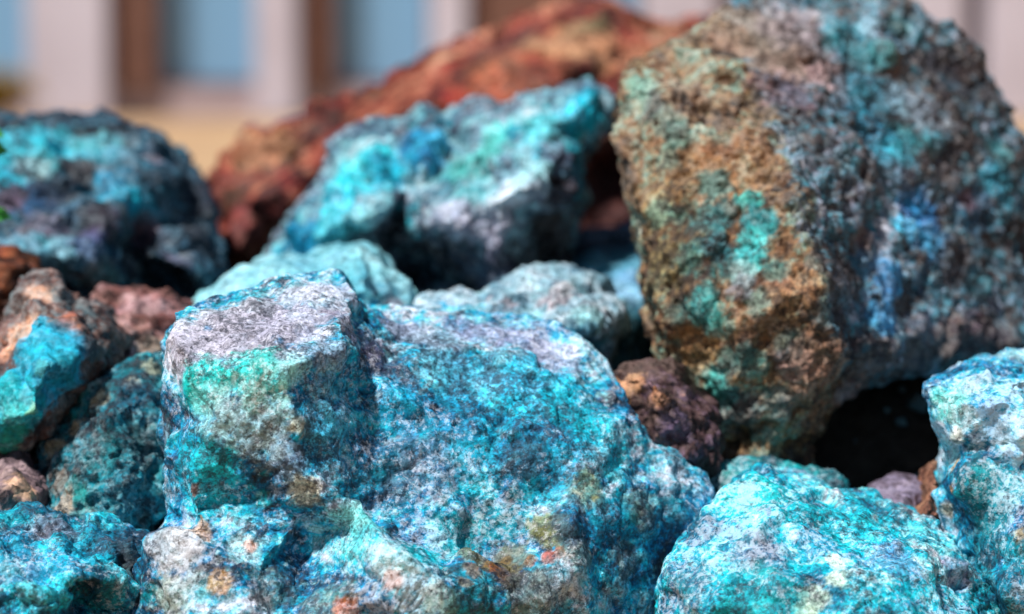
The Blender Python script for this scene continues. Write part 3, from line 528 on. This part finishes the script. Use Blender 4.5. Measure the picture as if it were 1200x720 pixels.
# ------------------------------------------------------------------ ground
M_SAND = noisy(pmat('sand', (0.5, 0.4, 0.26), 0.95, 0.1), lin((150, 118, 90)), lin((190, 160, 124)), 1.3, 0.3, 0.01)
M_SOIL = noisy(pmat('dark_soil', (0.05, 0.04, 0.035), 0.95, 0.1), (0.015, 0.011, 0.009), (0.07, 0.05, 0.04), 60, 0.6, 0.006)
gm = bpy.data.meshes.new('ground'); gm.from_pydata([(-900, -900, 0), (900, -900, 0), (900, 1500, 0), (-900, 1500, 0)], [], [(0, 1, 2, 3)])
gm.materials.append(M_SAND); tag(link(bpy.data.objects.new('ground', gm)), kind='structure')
nx, ny = 150, 120
X, Y = np.meshgrid(np.linspace(-0.75, 0.75, nx), np.linspace(0.86, 2.15, ny))
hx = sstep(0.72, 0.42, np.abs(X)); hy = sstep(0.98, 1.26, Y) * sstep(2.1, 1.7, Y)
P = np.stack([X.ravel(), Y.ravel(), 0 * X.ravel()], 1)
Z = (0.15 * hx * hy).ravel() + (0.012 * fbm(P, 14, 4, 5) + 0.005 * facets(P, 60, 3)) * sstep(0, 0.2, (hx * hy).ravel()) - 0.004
Q = np.stack([X.ravel(), Y.ravel(), Z], 1)
fs = [(j * nx + i, j * nx + i + 1, (j + 1) * nx + i + 1, (j + 1) * nx + i) for j in range(ny - 1) for i in range(nx - 1)]
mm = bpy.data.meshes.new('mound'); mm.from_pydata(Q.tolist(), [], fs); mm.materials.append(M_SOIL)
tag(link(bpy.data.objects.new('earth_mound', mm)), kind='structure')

gv, gf = [], []; rg = np.random.default_rng(3)
hull = np.array([(-1, -1, -1), (1, -1, -1), (1, 1, -1), (-1, 1, -1), (-.7, -.7, .8), (.7, -.7, .8), (.7, .7, .8), (-.7, .7, .8)], float)
hf = [(0, 3, 2, 1), (4, 5, 6, 7), (0, 1, 5, 4), (1, 2, 6, 5), (2, 3, 7, 6), (3, 0, 4, 7)]
for i in range(5000):
    j = rg.integers(len(Q)); p = Q[j] + np.append(rg.normal(size=2) * 0.005, 0); k = len(gv)
    if p[2] < 0.004: continue
    r = 0.0012 + 0.006 * rg.random() ** 3; A = np.linalg.qr(rg.normal(size=(3, 3)))[0]
    gv += ((hull * r * rg.uniform(.55, 1.1, 3) + rg.normal(size=(8, 3)) * r * .22) @ A + p).tolist()
    gf += [tuple(k + q for q in f) for f in hf]
gme = bpy.data.meshes.new('grit'); gme.from_pydata(gv, [], gf)
gme.materials.append(noisy(pmat('broken_ore_grit', (0.2, 0.2, 0.2), 0.85), lin((70, 54, 48)), lin((96, 140, 150)), 45, 0.3, 0.001))
tag(link(bpy.data.objects.new('ore_grit', gme)), 'fine broken ore chips lying in the gaps between the rocks', 'gravel', kind='stuff')

# ------------------------------------------------------------------ building behind
BY = 20.0
def bx_at(px): return (px - 600) / F * BY * 1.0
M_PIL = noisy(pmat('lilac_grey_plaster', (0.5, 0.48, 0.52), 0.8), lin((182, 174, 184)), lin((204, 198, 210)), 1.6, 0.1, 0.01)
M_WOOD = noisy(pmat('brown_frame', (0.15, 0.09, 0.07), 0.6), lin((96, 66, 56)), lin((128, 92, 78)), 6, 0.1, 0.01)
M_PLINTH = noisy(pmat('mauve_plinth', (0.4, 0.36, 0.4), 0.85), lin((150, 136, 142)), lin((176, 160, 164)), 4, 0.1, 0.01)
M_GLASS = pmat('window_glass', lin((120, 164, 198)), 0.08, 0.6)
def boxm(name, x0, x1, y0, y1, z0, z1, mat, parent, bev=0.0):
    bm = bmesh.new()
    bmesh.ops.create_cube(bm, size=1.0)
    for v in bm.verts:
        v.co = Vector(((x0 + x1) / 2 + v.co.x * (x1 - x0), (y0 + y1) / 2 + v.co.y * (y1 - y0), (z0 + z1) / 2 + v.co.z * (z1 - z0)))
    if bev: bmesh.ops.bevel(bm, geom=list(bm.edges), offset=bev, segments=2, affect='EDGES')
    me = bpy.data.meshes.new(name); bm.to_mesh(me); bm.free(); me.materials.append(mat)
    o = link(bpy.data.objects.new(name, me)); o.parent = parent
    return o
bld = link(bpy.data.objects.new('building', None)); bld.location = (0, BY, 0)
tag(bld, 'blurred building with pale pilasters and tall blue windows in the background', 'building')
HB = 4.2
boxm('wall', bx_at(-700), bx_at(1900), 0.35, 1.2, 0, HB, M_PLINTH, bld)
boxm('cornice', bx_at(-720), bx_at(1920), -0.1, 1.25, HB + 0.003, HB + 0.3, M_PIL, bld, 0.03)
boxm('plinth', bx_at(-698), bx_at(1898), 0.1, 0.347, 0, 0.27, M_PLINTH, bld, 0.01)
pil = [(-560,-470),(-330,-240),(38,132),(302,352),(506,548),(752,838),(1036,1122),(1150,1260),(1330,1420),(1560,1650)]
for a, b in pil: boxm('pilaster', bx_at(a), bx_at(b), -0.15, 0.347, 0, HB, M_PIL, bld, 0.02)
win = [(-230,-10),(-60,22),(190,296),(390,500),(566,700),(850,1030),(1130,1320)]
for a, b in [(-240,34),(136,300),(356,504),(552,748),(842,1032),(1264,1326)]:
    x0, x1 = bx_at(a), bx_at(b); w = boxm('window', x0, x1, 0.28, 0.345, 0.275, 3.2, M_WOOD, bld)
    fw = {136: 46, 356: 32, 552: 130}.get(a, 16)                  # width of the brown jamb on the left of the glass
    if a == 136: boxm('jamb', x0 + 0.002, bx_at(a + fw), 0.0, 0.277, 0.274, 3.2, M_WOOD, w)
    if a == 356: boxm('jamb', x0 + 0.002, bx_at(a + fw), 0.0, 0.277, 0.274, 3.2, M_WOOD, w)
    if a == 552: boxm('jamb', x0 + 0.002, bx_at(a + fw), 0.0, 0.277, 0.274, 3.2, M_WOOD, w)
    boxm('pane', bx_at(a + fw + 6), x1 - 0.03, 0.262, 0.278, 0.33, 3.1, M_GLASS, w)
    boxm('sill', bx_at(a + fw + 2), x1 - 0.01, 0.12, 0.26, 0.275, 0.315, M_WOOD, w, 0.005)

# ------------------------------------------------------------------ plants
rng = random.Random(4)
def leaf_mesh(name, leaves, mat):
    V, Fc = [], []
    for (c, d, n, l, w) in leaves:
        d = d.normalized(); s = d.cross(n).normalized(); u = s.cross(d); k = len(V)
        for (a, b, h) in ((0, 0, 0), (.3, .5, .06), (.3, 0, 0), (.3, -.5, .06), (.7, .42, .02), (.7, 0, -.05), (.7, -.42, .02), (1, 0, -.14)):
            V.append(c + d * (a * l) + s * (b * w) + u * (h * l))
        Fc += [(k, k + 2, k + 1), (k, k + 3, k + 2), (k + 1, k + 2, k + 5, k + 4), (k + 2, k + 3, k + 6, k + 5), (k + 4, k + 5, k + 7), (k + 5, k + 6, k + 7)]
    me = bpy.data.meshes.new(name); me.from_pydata([tuple(v) for v in V], [], Fc); me.materials.append(mat)
    return link(bpy.data.objects.new(name, me))
def stem_mesh(name, paths, r, mat):
    V, Fc = [], []
    for pts in paths:
        k = len(V)
        for i, p in enumerate(pts):
            rr = r * (1 - 0.6 * i / max(1, len(pts) - 1))
            for q in range(5):
                a = q * 2 * math.pi / 5; V.append(p + Vector((math.cos(a) * rr, math.sin(a) * rr, 0)))
        for i in range(len(pts) - 1):
            for q in range(5):
                a, b = k + i * 5 + q, k + i * 5 + (q + 1) % 5; Fc.append((a, b, b + 5, a + 5))
    me = bpy.data.meshes.new(name); me.from_pydata([tuple(v) for v in V], [], Fc); me.materials.append(mat)
    return link(bpy.data.objects.new(name, me))
M_MUST = noisy(pmat('mustard_leaves', (0.3, 0.2, 0.03), 0.7), lin((120, 96, 26)), lin((176, 140, 44)), 8, 0, 0.01)
M_LEAF = noisy(pmat('green_leaf', (0.06, 0.2, 0.04), 0.5), lin((34, 110, 36)), lin((70, 150, 60)), 60, 0, 0.01)
M_STEM = pmat('stem', (0.10, 0.07, 0.03), 0.8)
shr = link(bpy.data.objects.new('shrub', None)); sx = bx_at(-22) * 0.93; shr.location = (sx, 18.4, 0)
tag(shr, 'low mustard yellow shrub at the foot of the building, far left', 'shrub')
lv, paths = [], []
for i in range(90):
    a = rng.uniform(0, 6.28); rr = rng.uniform(0.1, 0.55); h = rng.uniform(0.2, 0.42) * (1.15 - rr * 0.5)
    tip = Vector((math.cos(a) * rr * 1.05, math.sin(a) * rr * 0.7, h)); b0 = Vector((tip.x * .15, tip.y * .15, 0))
    paths.append([b0, b0.lerp(tip, .5) + Vector((0, 0, .05)), tip])
    for j in range(60):
        c = b0.lerp(tip, rng.uniform(.3, 1)) + Vector((rng.gauss(0, .06), rng.gauss(0, .06), rng.gauss(0, .035)))
        c.z = max(c.z, 0.01)
        d = Vector((rng.gauss(0, 1), rng.gauss(0, 1), rng.uniform(-.2, 1)))
        lv.append((c, d, Vector((rng.gauss(0, .4), rng.gauss(0, .4), 1)), rng.uniform(.03, .06), rng.uniform(.018, .03)))
stem_mesh('stems', paths, 0.008, M_STEM).parent = shr
leaf_mesh('foliage', lv, M_MUST).parent = shr

spr = link(bpy.data.objects.new('plant_sprig', None)); b0 = Vector(unproj(-30, 330, 1.19)); spr.location = b0
tag(spr, 'green leafy sprig just entering at the left edge', 'plant')
tip = Vector(unproj(-22, 95, 1.16)) - b0
path = [tip * t + Vector((0.006 * math.sin(t * 4), -0.01 * math.sin(t * 3.1), 0)) for t in (0, .25, .5, .75, 1)]
stem_mesh('stem', [path], 0.0015, M_STEM).parent = spr
for k in range(9):
    t = 0.35 + 0.65 * k / 8; c = tip * t + Vector((0.006 * math.sin(t * 4), -0.01 * math.sin(t * 3.1), 0))
    a = k * 2.4 + 0.3
    if k in (4, 5): a = 0.2 - 0.5 * (k - 4)
    l = leaf_mesh('leaf', [(c, Vector((math.cos(a), math.sin(a) * .7, -.1)), Vector((0, -1, .6)), .014, .009)], M_LEAF); l.parent = spr
